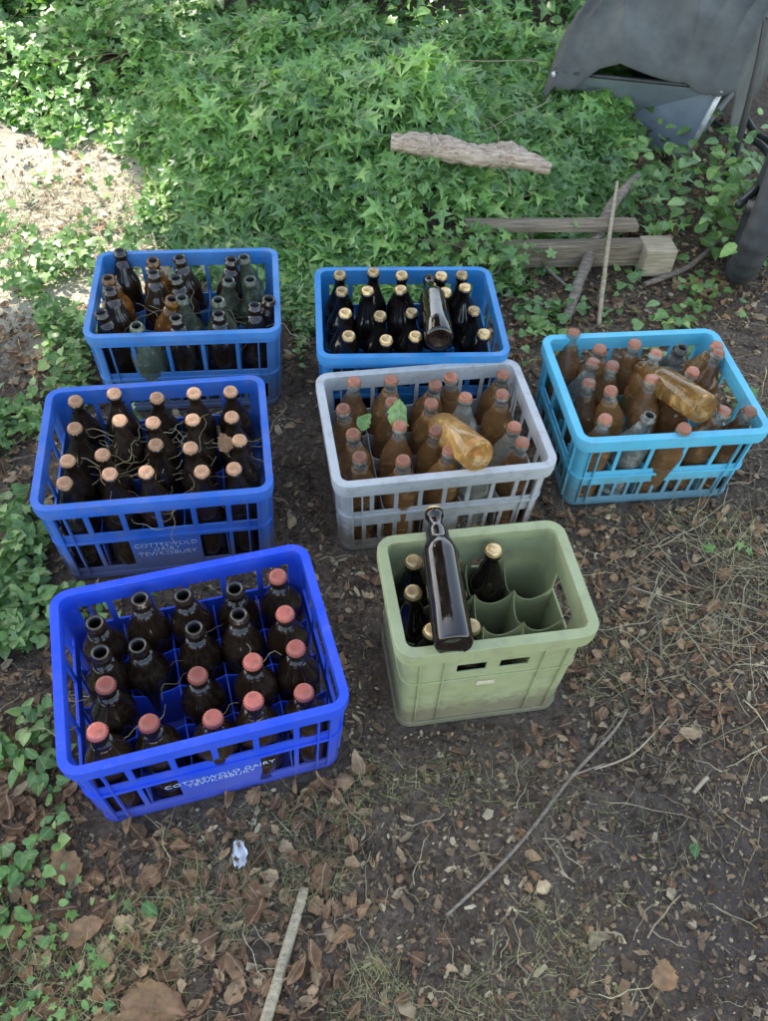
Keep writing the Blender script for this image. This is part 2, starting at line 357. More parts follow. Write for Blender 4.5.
class Build:
    def __init__(s): s.V=[];s.F=[];s.M=[]
    def box(s,x0,x1,y0,y1,z0,z1,mi=0,tap=None):
        k=len(s.V)
        for z in (z0,z1):
            f=tap(z) if tap else 1
            s.V+=[(x0*f,y0*f,z),(x1*f,y0*f,z),(x1*f,y1*f,z),(x0*f,y1*f,z)]
        s.F+=[(k,k+3,k+2,k+1),(k+4,k+5,k+6,k+7),(k,k+1,k+5,k+4),(k+1,k+2,k+6,k+5),(k+2,k+3,k+7,k+6),(k+3,k,k+4,k+7)]; s.M+=[mi]*6
    def band(s,hx,hy,r,t,zs,holes,tap,mi=0,arc=5,wob=0.0):
        st=[]
        sides=[((0,-1),(1,0),hx,hy),((1,0),(0,1),hy,hx),((0,1),(-1,0),hx,hy),((-1,0),(0,-1),hy,hx)]
        for si,(n,d,L,off) in enumerate(sides):
            us={-(L-r),(L-r)}
            for (u0,u1,z0,z1) in holes.get(si,[]): us|={round(u0,5),round(u1,5)}
            us=sorted(us)
            for u in us: st.append((d[0]*u+n[0]*off,d[1]*u+n[1]*off,n[0],n[1],si,u))
            n2=sides[(si+1)%4][0]; cx=d[0]*(L-r)+n[0]*(off-r); cy=d[1]*(L-r)+n[1]*(off-r)
            for a in range(1,arc):
                th=a/arc*math.pi/2; nx=n[0]*math.cos(th)+n2[0]*math.sin(th); ny=n[1]*math.cos(th)+n2[1]*math.sin(th)
                st.append((cx+nx*r,cy+ny*r,nx,ny,-1,0))
        zz=set(round(z,5) for z in zs)
        for hs in holes.values():
            for h in hs: zz|={round(h[2],5),round(h[3],5)}
        zz=sorted(z for z in zz if min(zs)-1e-6<=z<=max(zs)+1e-6)
        ns=len(st); nz=len(zz); fill=np.ones((ns,nz-1),bool)
        for i in range(ns):
            a=st[i]; c=st[(i+1)%ns]
            if a[4]>=0 and a[4]==c[4]:
                um=(a[5]+c[5])/2
                for j in range(nz-1):
                    zm=(zz[j]+zz[j+1])/2
                    for (u0,u1,z0,z1) in holes.get(a[4],[]):
                        if u0<um<u1 and z0<zm<z1: fill[i,j]=False
        idx={}
        def vid(i,j,k):
            i%=ns; key=(i,j,k)
            if key not in idx:
                x,y,nx,ny,_,_=st[i]; f=tap(zz[j]); idx[key]=len(s.V)
                s.V.append((x*f-nx*t*k,y*f-ny*t*k,zz[j]))
            return idx[key]
        def q(*f): s.F.append(f); s.M.append(mi)
        for i in range(ns):
            for j in range(nz-1):
                if not fill[i,j]: continue
                q(vid(i,j,0),vid(i+1,j,0),vid(i+1,j+1,0),vid(i,j+1,0))
                q(vid(i,j,1),vid(i,j+1,1),vid(i+1,j+1,1),vid(i+1,j,1))
                if j==0 or not fill[i,j-1]: q(vid(i,j,0),vid(i,j,1),vid(i+1,j,1),vid(i+1,j,0))
                if j==nz-2 or not fill[i,j+1]: q(vid(i,j+1,0),vid(i+1,j+1,0),vid(i+1,j+1,1),vid(i,j+1,1))
                if not fill[i-1,j]: q(vid(i,j,0),vid(i,j+1,0),vid(i,j+1,1),vid(i,j,1))
                if not fill[(i+1)%ns,j]: q(vid(i+1,j,0),vid(i+1,j,1),vid(i+1,j+1,1),vid(i+1,j+1,0))
    def plate(s,axis,c,lo,hi,z0,zt,dip,cell,th=.0024,mi=0):
        n=int(round((hi-lo)/cell))*8; k=len(s.V)
        for i in range(n+1):
            u=lo+(hi-lo)*i/n; z=zt-dip*abs(math.sin(math.pi*(u-lo)/cell))**.7
            for sg in (-th/2,th/2):
                for zz in (z0,z):
                    s.V.append((u,c+sg,zz) if axis=='x' else (c+sg,u,zz))
        for i in range(n):
            a=k+4*i; b2=a+4
            s.F+=[(a,b2,b2+1,a+1),(a+2,a+3,b2+3,b2+2),(a+1,b2+1,b2+3,a+3),(a,a+2,b2+2,b2)]; s.M+=[mi]*4
        s.F+=[(k,k+1,k+3,k+2),(k+4*n,k+4*n+2,k+4*n+3,k+4*n+1)]; s.M+=[mi]*2

def crate(key,mat,style,nx,ny,name='bottle_crate',text=None,divz=.55,rimw=.009,rimh=.020):
    cx,cy,rot,W,D,H=CR[key]
    hx,hy=W/2-rimw,D/2-rimw; r=.024; t=.0042
    tp=.045
    if style=='green': tp=.05
    tap=lambda z:1-tp*(1-z/H)
    B=Build(); holes={0:[],1:[],2:[],3:[]}
    Lx=hx-r; Ly=hy-r
    def row(n,L,z0,z1,rib,skip=()):
        w=(2*L+.012-rib*(n-1))/n; out=[]
        for i in range(n):
            if i in skip: continue
            u0=-L-.006+i*(w+rib); out.append((max(u0,-L),min(u0+w,L),z0*H,z1*H))
        return out
    if style=='milk':
        for s_ in (0,2): holes[s_]=row(6,Lx,.60,.84,.010)+row(6,Lx,.13,.47,.008,skip=(2,3))
        for s_ in (1,3): holes[s_]=row(3,Ly,.60,.86,.012)+row(4,Ly,.13,.46,.010)
    elif style=='comb':
        for s_ in (0,2): holes[s_]=row(8,Lx,.56,.83,.009)+row(12,Lx,.14,.36,.009,skip=(5,6))
        for s_ in (1,3): holes[s_]=row(5,Ly,.56,.83,.010)+row(8,Ly,.14,.36,.009)
    elif style=='open':
        for s_ in (0,2): holes[s_]=row(5,Lx,.50,.84,.009)+row(12,Lx,.10,.30,.008)
        for s_ in (1,3): holes[s_]=row(3,Ly,.50,.84,.010)+row(8,Ly,.10,.30,.008)
    else:
        for s_ in (0,2): holes[s_]=[(-.062,-.012,.66*H,.75*H),(.012,.062,.66*H,.75*H)]
        for s_ in (1,3): holes[s_]=[(-.045,.045,.64*H,.80*H)]
    B.band(hx,hy,r,t,[.0,H-.004],holes,tap)
    B.band(hx+rimw,hy+rimw,r+.008,rimw+t+.001,[H-rimh,H],{},lambda z:1)
    B.band(hx+rimw-.002,hy+rimw-.002,r+.006,.003,[H-rimh-.010,H-rimh+.002],{},lambda z:1)
    if style!='green':
        zb=(.50 if style!='open' else .42)*H
        f=tap(zb); B.band(hx*f+.005,hy*f+.005,r+.004,.008,[zb,zb+.007],{},lambda z:1)
        f=tap(0); B.band(hx*f+.003,hy*f+.003,r+.002,.008,[.001,.014],{},lambda z:1)
        for sx in (-1,1):
            for sy in (-1,1):
                for o_ in (0,.02):
                    x=sx*(hx-r+.001-o_); y=sy*hy
                    B.box(x-.0015,x+.0015,min(y-.001*sy,y+.0065*sy),max(y-.001*sy,y+.0065*sy),.012,H-rimh+.004,0,tap)
                    y2=sy*(hy-r+.001-o_); x2=sx*hx
                    B.box(min(x2-.001*sx,x2+.0065*sx),max(x2-.001*sx,x2+.0065*sx),y2-.0015,y2+.0015,.012,H-rimh+.004,0,tap)
    else:
        f=tap(.03*H); B.band(hx*f+.004,hy*f+.004,r+.003,.008,[.0,.016],{},lambda z:1)
        f=tap(.57*H); B.band(hx*f+.003,hy*f+.003,r+.002,.006,[.57*H,.57*H+.005],{},lambda z:1)
        for x in (-hx+r+.004,hx-r-.004,-.085,.085):
            for sy in (-1,1):
                y=sy*hy; B.box(x-.0016,x+.0016,min(y-.001*sy,y+.005*sy),max(y-.001*sy,y+.005*sy),.014,H-rimh+.004,0,tap)
    ix,iy=(hx-t)*tap(.1*H),(hy-t)*tap(.1*H)
    cxl,cyl=2*ix/nx,2*iy/ny; zt=divz*H
    for i in range(1,nx): B.plate('y',-ix+i*cxl,-iy,iy,.008,zt,.012 if style!='green' else .035,cyl)
    for j in range(1,ny): B.plate('x',-iy+j*cyl,-ix,ix,.0085,zt-.0007,.012 if style!='green' else .035,cxl)
    f=tap(0); B.box(-(hx-t)*f+.001,(hx-t)*f-.001,-(hy-t)*f+.001,(hy-t)*f-.001,.005,.009)
    o=mesh_obj(name,B.V,B.F,[mat],B.M,smooth=True)
    bv=o.modifiers.new('bevel','BEVEL'); bv.width=.0016; bv.segments=2; bv.limit_method='ANGLE'; bv.angle_limit=math.radians(35); bv.harden_normals=True
    o.location=(cx,cy,0.0); o.rotation_euler=(0,0,rot)
    if text:
        tc=bpy.data.curves.new('lettering','FONT'); tc.body=text; tc.size=.017; tc.align_x='CENTER'; tc.align_y='CENTER'; tc.extrude=.0002; tc.space_line=.85; tc.space_character=1.08
        tc.materials.append(M_text); to=link(bpy.data.objects.new('lettering',tc)); to.parent=o
        zt_=.33*H; sl=math.atan(tp*hy/H); to.location=(0,-hy*tap(zt_)-.0012,zt_); to.rotation_euler=(math.pi/2+sl,0,0)
    return o,(ix,iy,cxl,cyl)
m,nt,b,_=new_mat('lettering_paint'); b.inputs['Roughness'].default_value=.6; M_text=m
nt.links.new(ramp(nt,noise(nt,120,3,.7,objco(nt)),[(.38,(.10,.18,.50)),(.5,(.48,.56,.76))]),b.inputs['Base Color'])
oA,gA=crate('A',plastic('plastic_royal_blue',(.008,.062,.60),.12,.18),'milk',5,4,text="COTTESWOLD DAIRY\nTEWKESBURY")
oB,gB=crate('B',plastic('plastic_blue',(.014,.11,.48),.3,.35),'milk',5,4,text="COTTESWOLD\nDAIRY\nTEWKESBURY")
oC,gC=crate('C',plastic('plastic_faded_blue',(.030,.18,.48),.4,.35),'open',5,4,text="COTTESWOLD DAIRY")
oD,gD=crate('D',plastic('plastic_cyan_blue',(.012,.19,.48),.3,.22),'milk',5,4)
oE,gE=crate('E',plastic('plastic_grey',(.42,.425,.43),.3,.5,.5),'comb',5,4,rimw=.012,rimh=.024)
oF,gF=crate('F',plastic('plastic_light_blue',(.08,.42,.60),.3,.32),'open',5,4,rimw=.012,rimh=.022)
oG,gG=crate('G',plastic('plastic_sage_green',(.30,.325,.165),.3,.42,.5),'green',4,3,divz=.72,rimw=.013,rimh=.024)

# ------------------------------------------------------------------ bottles
def glass(name,col,trans,rough,dust=.25,dustcol=(.25,.22,.18),ior=1.45):
    m,nt,b,_=new_mat(name); o=objco(nt)
    oi=nt.nodes.new('ShaderNodeObjectInfo'); va=nt.nodes.new('ShaderNodeVectorMath'); va.operation='ADD'
    sc=nt.nodes.new('ShaderNodeVectorMath'); sc.operation='SCALE'; sc.inputs[3].default_value=9
    cb=nt.nodes.new('ShaderNodeCombineXYZ'); nt.links.new(oi.outputs['Random'],cb.inputs[0]); nt.links.new(cb.outputs[0],sc.inputs[0])
    nt.links.new(o,va.inputs[0]); nt.links.new(sc.outputs[0],va.inputs[1]); o=va.outputs[0]
    dn=noise(nt,30,7,.7,o)
    d=ramp(nt,dn,[(.48,0.0),(.75,dust)])
    vr=ramp(nt,oi.outputs['Random'],[(0,(.55,.55,.55)),(1,(1.3,1.3,1.3))])
    nt.links.new(mix(nt,d,mix(nt,1.0,col,vr,'MULTIPLY'),dustcol),b.inputs['Base Color'])
    tr=ramp(nt,dn,[(.5,trans),(.78,trans*.35)]); nt.links.new(tr,b.inputs['Transmission Weight'])
    b.inputs['IOR'].default_value=ior
    nt.links.new(ramp(nt,noise(nt,40,5,.6,o),[(.42,rough),(.75,rough+.22)]),b.inputs['Roughness'])
    return m
G_dark=glass('brown_glass',(.020,.010,.005),0.0,.04,.28,(.12,.10,.075),1.6)
G_black=glass('black_glass',(.008,.005,.004),0.0,.03,.12,(.06,.05,.045),1.6)
G_amber=glass('amber_glass',(.60,.23,.04),.85,.06,.2)
G_green=glass('green_glass',(.42,.48,.32),.85,.08,.35)
G_liq=glass('clear_glass_amber_liquid',(.60,.31,.11),.75,.07,.5,(.34,.27,.18),1.36)
G_liqd=glass('clear_glass_brown_liquid',(.36,.18,.075),.7,.07,.45,(.27,.21,.14),1.36)
G_liqb=glass('clear_glass_gold_liquid',(.92,.56,.19),.85,.05,.35,(.52,.36,.17),1.36)
G_clear=glass('clear_glass',(.66,.64,.56),.85,.08,.5,(.36,.33,.27),1.3)
def metal(name,col,met,rough):
    m,nt,b,_=new_mat(name); o=objco(nt); oi=nt.nodes.new('ShaderNodeObjectInfo')
    vr=ramp(nt,oi.outputs['Random'],[(0,(.5,.5,.5)),(1,(1.25,1.2,1.15))])
    c=mix(nt,1.0,col,vr,'MULTIPLY'); c=mix(nt,ramp(nt,noise(nt,90,6,.7,o),[(.48,0),(.72,.65)]),c,(.14,.085,.05))
    nt.links.new(c,b.inputs['Base Color']); b.inputs['Metallic'].default_value=met; b.inputs['Roughness'].default_value=rough; return m
C_gold=metal('cap_gold',(.60,.43,.22),.65,.32); C_cop=metal('cap_copper',(.33,.13,.08),.3,.4); C_red=metal('cap_red',(.48,.13,.10),.15,.38)
C_pale=metal('cap_salmon',(.62,.34,.20),.3,.4)
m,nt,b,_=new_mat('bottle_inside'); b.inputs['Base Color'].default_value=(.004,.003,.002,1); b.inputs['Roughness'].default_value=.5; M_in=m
def lathe(profile,segs,V,F,M,mi):
    k=len(V)
    for (r,z) in profile:
        for s_ in range(segs):
            a=2*math.pi*s_/segs; V.append((r*math.cos(a),r*math.sin(a),z))
    for i in range(len(profile)-1):
        mm=mi[i] if isinstance(mi,list) else mi
        for s_ in range(segs):
            F.append((k+i*segs+s_,k+i*segs+(s_+1)%segs,k+(i+1)*segs+(s_+1)%segs,k+(i+1)*segs+s_)); M.append(mm)
def bottle_mesh(name,body,neck,cap,R=.034,Hb=.235,sh=.14,nr=.0135):
    V,F,M=[],[],[]
    bot=[(0.0005,.006),(R*.6,.003),(R*.9,0),(R,.006),(R,.06),(R,sh)]
    S_=[(R*.985,sh+.006),(R*.94,sh+.013),(R*.86,sh+.020),(R*.76,sh+.027),(R*.66,sh+.034),(nr*1.5,sh+.048),(nr*1.15,sh+.06),(nr,Hb-.030)]
    top=[(nr*.98,Hb-.018),(nr*1.22,Hb-.015),(nr*1.22,Hb-.009),(nr*1.0,Hb-.007),(nr*1.05,Hb-.001),(nr*.9,Hb)]
    prof=bot+S_+top; nb=len(bot)+len(S_)-2
    mi=[0]*(nb)+[1]*(len(prof)-1-nb)
    lathe(prof,28,V,F,M,mi)
    if cap is None:
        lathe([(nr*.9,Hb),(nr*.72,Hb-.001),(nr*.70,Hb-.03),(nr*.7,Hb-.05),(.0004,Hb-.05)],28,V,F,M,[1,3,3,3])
    else:
        k=len(V); seg=42; rc=nr*1.10
        prof=[(rc*1.13,Hb-.0060,1),(rc*1.02,Hb-.0020,.3),(rc*.97,Hb+.0008,0),(rc*.85,Hb+.0020,0),(rc*.4,Hb+.0022,0),(.0003,Hb+.0022,0)]
        for (r,z,w) in prof:
            for s_ in range(seg):
                a=2*math.pi*s_/seg; rr=r*(1+.045*w*(1 if s_%2 else -1)); V.append((rr*math.cos(a),rr*math.sin(a),z))
        for i in range(len(prof)-1):
            for s_ in range(seg):
                F.append((k+i*seg+s_,k+i*seg+(s_+1)%seg,k+(i+1)*seg+(s_+1)%seg,k+(i+1)*seg+s_)); M.append(2)
    me=bpy.data.meshes.new(name); me.from_pydata(V,[],F)
    for mm in (body,neck,cap or M_in,M_in): me.materials.append(mm)
    me.polygons.foreach_set('material_index',np.array(M,dtype=np.int32)); me.polygons.foreach_set('use_smooth',np.ones(len(F),bool)); me.update()
    return me
def put(me,key,lx,ly,z=.010,rotm=None,jit=.03,name='beer_bottle'):
    cx,cy,rot,W,D,H=CR[key]
    o=bpy.data.objects.new(name,me); link(o)
    Mx=Matrix.Translation((cx,cy,0))@Matrix.Rotation(rot,4,'Z')@Matrix.Translation((lx,ly,z))
    if rotm is None:
        Mx=Mx@Matrix.Rotation(rng.normal(0,jit),4,'X')@Matrix.Rotation(rng.normal(0,jit),4,'Y')@Matrix.Rotation(rng.uniform(0,6.28),4,'Z')
    else: Mx=Mx@rotm
    o.matrix_world=Mx; return o
def fill_crate(key,g,rows,table,jit=.03,dxy=.003):
    ix,iy,cw,ch=g
    for j,r in enumerate(rows):
        for i,ch_ in enumerate(r):
            if ch_=='.': continue
            put(table[ch_],key,-ix+(i+.5)*cw+rng.normal(0,dxy),iy-(j+.5)*ch+rng.normal(0,dxy),jit=jit)
b_open=bottle_mesh('b_open',G_dark,G_dark,None,R=.0370,Hb=.222,sh=.132,nr=.0140)
b_red=bottle_mesh('b_red',G_dark,G_dark,C_red,R=.0370,Hb=.222,sh=.132,nr=.0130)
b_pale=bottle_mesh('b_pale',G_dark,G_dark,C_pale,R=.035,Hb=.240,sh=.145,nr=.0120)
b_gold=bottle_mesh('b_gold',G_black,G_black,C_gold,R=.034,Hb=.254,sh=.155,nr=.0120)
b_goldG=bottle_mesh('b_gold_slim',G_black,G_black,C_gold,R=.031,Hb=.262,sh=.165,nr=.0125)
b_goldL=bottle_mesh('b_gold_tall',G_black,G_black,C_gold,R=.031,Hb=.262,sh=.165,nr=.0130)
b_amb=bottle_mesh('b_amber',G_amber,G_amber,None,R=.035,Hb=.240,sh=.15,nr=.0135)
b_dko=bottle_mesh('b_dark_open',G_dark,G_dark,None,R=.035,Hb=.240,sh=.15,nr=.0135)
b_grn=bottle_mesh('b_green',G_green,G_green,None,R=.037,Hb=.235,sh=.14,nr=.0135)
b_liq=bottle_mesh('b_liquid',G_liq,G_clear,C_cop,R=.0355,Hb=.228,sh=.14,nr=.0122)
b_liqd=bottle_mesh('b_liquid_dark',G_liqd,G_clear,C_cop,R=.0345,Hb=.228,sh=.135,nr=.0122)
b_empty=bottle_mesh('b_empty',G_clear,G_clear,C_cop,R=.0345,Hb=.226,sh=.135,nr=.0122)
b_eopen=bottle_mesh('b_empty_open',G_clear,G_clear,None,R=.0345,Hb=.226,sh=.135,nr=.0128)
b_liq2=bottle_mesh('b_liquid_gold',G_liqb,G_liqb,C_cop,R=.034,Hb=.235,sh=.14,nr=.0128)
fill_crate('A',gA,["oooor","oooor","r.rrr","rrrrr"],{'o':b_open,'r':b_red},jit=.035)
fill_crate('B',gB,["ppppp","ppppp","ppppp","ppppp"],{'p':b_pale})
fill_crate('C',gC,["oaoog","aoogg","oaggo","ogooo"],{'a':b_amb,'o':b_dko,'g':b_grn},jit=.08)
fill_crate('D',gD,["ggggg","ggggg","ggg.g","ggggg"],{'g':b_gold},jit=.04)
fill_crate('E',gE,["dlldl","ldlel","ldl.e","llled"],{'l':b_liq,'d':b_liqd,'e':b_empty},jit=.06)
fill_crate('F',gF,["dldxl","edldd","dldd.","dxddd"],{'l':b_liq,'d':b_liqd,'e':b_empty,'x':b_eopen},jit=.09)
fill_crate('G',gG,["ggg.","gg..","gg.."],{'g':b_goldG},jit=.02,dxy=.001)
def lying(me,key,lx,ly,z,ang,pitch):
    R=Matrix.Rotation(ang,4,'Z')@Matrix.Rotation(math.pi/2-pitch,4,'Y')@Matrix.Rotation(rng.uniform(0,6),4,'Z')@Matrix.Translation((0,0,-.12))
    return put(me,key,lx,ly,z,R)
lying(b_goldL,'G',-.072,.000,.306,math.radians(86),.04)
lying(b_goldL,'D',.055,-.03,.262,math.radians(88),-.12)
lying(b_liq2,'E',.030,-.035,.212,math.radians(105),-.36)
lying(b_liq2,'F',.035,-.010,.212,math.radians(105),-.28)

def single_leaf(name,tm,loc,nrm,head,s,mat):
    S=Scatter(); S.add(tm,np.array([loc]),np.array([nrm],float),np.array([head]),np.array([s])); return S.build(name,mat,True)
single_leaf('green_leaf',crinkled(21,12,4,.30,.3,.2),(.015,1.19,.220),(.5,-.3,1),1.7,.075,M_weed)
single_leaf('green_leaf',crinkled(22,12,4,.36,.3,.2),(-.055,1.185,.220),(0,-.3,1),1.2,.042,M_weed)
single_leaf('green_leaf',crinkled(23,12,4,.36,.3,.2),(.55,.46,.010),(0,0,1),1.2,.026,M_weed)
single_leaf('green_leaf',crinkled(24,12,4,.36,.3,.2),(-.33,.33,.02),(0,-.2,1),-.5,.030,M_weed)
single_leaf('fallen_leaf',bigT,(-.33,.20,.015),(0,-.2,1),-.1,.10,M_deadb)
single_leaf('fallen_leaf',crinkled(31,14,5,.42,.5,.5,.04),(.46,.26,.012),(0,-.1,1),1.3,.045,M_deadb)
single_leaf('fallen_leaf',crinkled(32,14,5,.26,.5,.3),(.36,.31,.010),(0,-.1,1),.5,.04,M_straw)
single_leaf('fallen_leaf',crinkled(33,14,5,.36,.5,.7,.04),(-.44,.36,.012),(0,-.1,1),2.4,.065,M_deadb)
single_leaf('fallen_leaf',crinkled(34,14,5,.30,.5,.4,.04),(-.43,.27,.014),(0,-.1,1),.6,.06,M_deadb)
single_leaf('fallen_leaf',crinkled(35,14,5,.36,.5,.5,.04),(-.31,1.10,.22),(0,-.3,1),2.0,.045,M_deadb)

# ------------------------------------------------------------------ logs, planks, sticks
def wood(name,cols,stretch=(1,1,1),sc=20):
    m,nt,b,_=new_mat(name); o=objco(nt); mp=nt.nodes.new('ShaderNodeMapping'); mp.inputs['Scale'].default_value=stretch; nt.links.new(o,mp.inputs[0])
    n_=noise(nt,sc,8,.7,mp.outputs[0]); c=ramp(nt,n_,cols); nt.links.new(c,b.inputs['Base Color']); b.inputs['Roughness'].default_value=.85
    bump(nt,b,n_,.8,.008); return m
W_pale=wood('bleached_wood',[(.3,(.18,.12,.085)),(.45,(.38,.28,.21)),(.7,(.64,.53,.42))],(2.5,22,22),7)
W_plank=wood('weathered_plank',[(.3,(.09,.065,.045)),(.55,(.25,.19,.125)),(.75,(.40,.32,.21))],(2,30,30),5)
W_stick=wood('peeled_stick',[(.3,(.26,.20,.13)),(.6,(.50,.41,.28))],(3,40,40),5)
W_bark=wood('grey_bark',[(.3,(.11,.085,.065)),(.6,(.28,.22,.17)),(.75,(.38,.32,.26))],(3,14,14),8)
def tube(name,pts,rad,mat,sides=10,rough=0.0,sub=6,parent=None,capends=True):
    pts=[Vector(p) for p in pts]; P=[];Rr=[]
    for i in range(len(pts)-1):
        p0=pts[max(i-1,0)];p1=pts[i];p2=pts[i+1];p3=pts[min(i+2,len(pts)-1)]
        for k in range(sub):
            t=k/sub; P.append(.5*((2*p1)+(-p0+p2)*t+(2*p0-5*p1+4*p2-p3)*t*t+(-p0+3*p1-3*p2+p3)*t**3)); Rr.append(rad[i]*(1-t)+rad[i+1]*t)
    P.append(pts[-1]);Rr.append(rad[-1]); V=[];F=[]
    up=Vector((0,0,1)) if abs((P[-1]-P[0]).normalized().z)<.8 else Vector((0,1,0))
    for i,p in enumerate(P):
        d=(P[min(i+1,len(P)-1)]-P[max(i-1,0)]).normalized(); a=d.cross(up).normalized(); b_=a.cross(d)
        for s_ in range(sides):
            th=2*math.pi*s_/sides; r=Rr[i]*(1+rough*rng.uniform(-1,1)); V.append(p+a*r*math.cos(th)+b_*r*math.sin(th))
    for i in range(len(P)-1):
        for s_ in range(sides): F.append((i*sides+s_,i*sides+(s_+1)%sides,(i+1)*sides+(s_+1)%sides,(i+1)*sides+s_))
    if capends: F.append(tuple(range(sides))[::-1]); F.append(tuple((len(P)-1)*sides+s_ for s_ in range(sides)))
    return mesh_obj(name,V,F,[mat],smooth=True,parent=parent)
tube('wooden_stick',[(-.135,.12,.012),(-.11,.24,.013),(-.085,.37,.014)],[.0095,.0088,.0075],W_stick,8,.05)
tube('long_twig',[(.14,.345,.008),(.25,.45,.012),(.36,.585,.010),(.44,.67,.014),(.475,.72,.01)],[.0028,.003,.0033,.0028,.0015],W_bark,6,.1)
tube('long_twig',[(.36,.585,.011),(.42,.61,.014)],[.002,.001],W_bark,5,.1)
tube('dry_stem',[(.40,.60,.008),(.47,.63,.014),(.55,.71,.010)],[.0018,.0018,.0012],W_stick,5,.1)
tube('dry_stem',[(.555,.83,.008),(.56,.88,.012),(.562,.93,.008)],[.0025,.0028,.002],W_bark,5,.1)
tube('dry_stem',[(.60,.60,.007),(.57,.57,.007)],[.004,.0035],W_stick,6,.1)
tube('bleached_log',[(-.05,2.27,.275),(.03,2.27,.275),(.10,2.26,.27),(.19,2.235,.27),(.28,2.26,.265),(.40,2.235,.245)],[.020,.030,.034,.026,.034,.014],W_pale,16,.18,8)
tube('branch',[(.46,1.87,.015),(.50,2.00,.035),(.55,2.14,.08),(.60,2.25,.14),(.68,2.36,.18)],[.012,.016,.018,.016,.010],W_bark,9,.12)
tube('branch',[(.55,1.86,.01),(.565,1.98,.05),(.585,2.14,.13),(.605,2.28,.20)],[.006,.007,.006,.004],W_stick,7,.1)
tube('branch',[(.47,2.0,.03),(.40,2.1,.05),(.33,2.3,.12)],[.005,.005,.003],W_bark,6,.1)
tube('branch',[(.70,2.05,.02),(.85,2.15,.03),(1.0,2.35,.03)],[.008,.009,.005],W_bark,6,.1)
def plank(name,L,wd,th,loc,rz,rx=0,mat=W_plank):
    B=Build(); B.box(-L/2,L/2,-wd/2,wd/2,0,th); o=mesh_obj(name,B.V,B.F,[mat]); o.location=loc; o.rotation_euler=(rx,0,rz)
    bv=o.modifiers.new('b','BEVEL'); bv.width=.003; return o
plank('wooden_plank',.62,.04,.07,(.40,2.10,.03),.15)
plank('wooden_plank',.50,.045,.022,(.42,2.15,.115),.13)
plank('wooden_block',.09,.08,.085,(.73,2.13,.02),.15,0,W_stick)
V=[];F=[]
for i in range(9):
    for j in range(8): V.append(((i-4)*.0027*(1-.35*abs(j-3.5)/3.5)+rng.normal(0,.0007),(j-3.5)*.0050*(1-.1*abs(i-4)/4)+rng.normal(0,.0007),.004+.004*math.sin(i*1.3+j)+rng.normal(0,.0012)))
for i in range(8):
    for j in range(7): F.append((i*8+j,(i+1)*8+j,(i+1)*8+j+1,i*8+j+1))
m,nt,b,_=new_mat('scrap_white'); nt.links.new(ramp(nt,noise(nt,60,5,.6,objco(nt)),[(.4,(.66,.68,.70)),(.7,(.4,.4,.4))]),b.inputs['Base Color']); b.inputs['Roughness'].default_value=.5
o=mesh_obj('paper_scrap',V,F,[m],smooth=True); o.location=(-.195,.415,.012); o.rotation_euler=(0,0,.2); o.scale=(1.2,1.2,1)
m,nt,b,_=new_mat('label_paper'); nt.links.new(ramp(nt,noise(nt,90,4,.6,objco(nt)),[(.4,(.62,.55,.40)),(.7,(.42,.36,.25))]),b.inputs['Base Color'])
B=Build(); B.box(-.016,.016,-.0004,.0004,-.006,.006); lb=mesh_obj('label',B.V,B.F,[m]); lb.parent=oG; lb.location=(-.005,-(.240/2-.013)*(1-.05*.5)-.0012,.5*.281); lb.rotation_euler=(-.02,0,0)

# ------------------------------------------------------------------ wheelbarrow with canvas cover
wb=bpy.data.objects.new('wheelbarrow',None); link(wb)
def simple(name,col,rough,met=0,sc=30,var=.3):
    m,nt,b,_=new_mat(name); o=objco(nt); c=ramp(nt,noise(nt,sc,6,.65,o),[(.3,tuple(x*(1-var) for x in col)),(.7,tuple(x*(1+var) for x in col))])
    nt.links.new(c,b.inputs['Base Color']); b.inputs['Roughness'].default_value=rough; b.inputs['Metallic'].default_value=met; bump(nt,b,noise(nt,sc*6,3,.5,o),.15,.002); return m
M_tray=simple('tray_blue_grey',(.21,.24,.29),.5,0,12,.15); M_edge=simple('galvanised_edge',(.6,.6,.6),.4,.3); M_tyre=simple('tyre_rubber',(.035,.035,.037),.75); M_black=simple('black_tube',(.03,.03,.03),.4)
M_cloth=simple('dark_canvas',(.080,.082,.076),.85,0,7,.4)
fb=[Vector((.57,2.96,.03)),Vector((.93,2.76,.05))]; ft=[Vector((.44,2.74,.30)),Vector((.95,2.70,.30))]
bk=Vector((.30,.62,0.05)); bb=[fb[0]+bk,fb[1]+bk]; btp=[ft[0]+bk*1.35+Vector((-.05,.05,.02)),ft[1]+bk*1.35+Vector((.14,0,.02))]
V=[fb[0],fb[1],bb[1],bb[0],ft[0],ft[1],btp[1],btp[0]]
F=[(0,1,2,3),(0,4,5,1),(1,5,6,2),(2,6,7,3),(3,7,4,0)]
tray=mesh_obj('tray',V,F,[M_tray],parent=wb); sd=tray.modifiers.new('s','SOLIDIFY'); sd.thickness=.006
tube('rim',[ft[0],ft[1],btp[1],btp[0],ft[0]],[.007]*5,M_black,8,0,1,wb)
tube('edge_strip',[fb[0]+Vector((-.004,-.008,0)),ft[0]+Vector((-.004,-.008,0))],[.006,.006],M_edge,8,0,1,wb)
tube('edge_strip',[fb[1]+Vector((.004,-.010,-.01)),ft[1]+Vector((.004,-.010,0))],[.010,.010],M_edge,8,0,1,wb)
nu,nv=90,70; V=[];F=[]
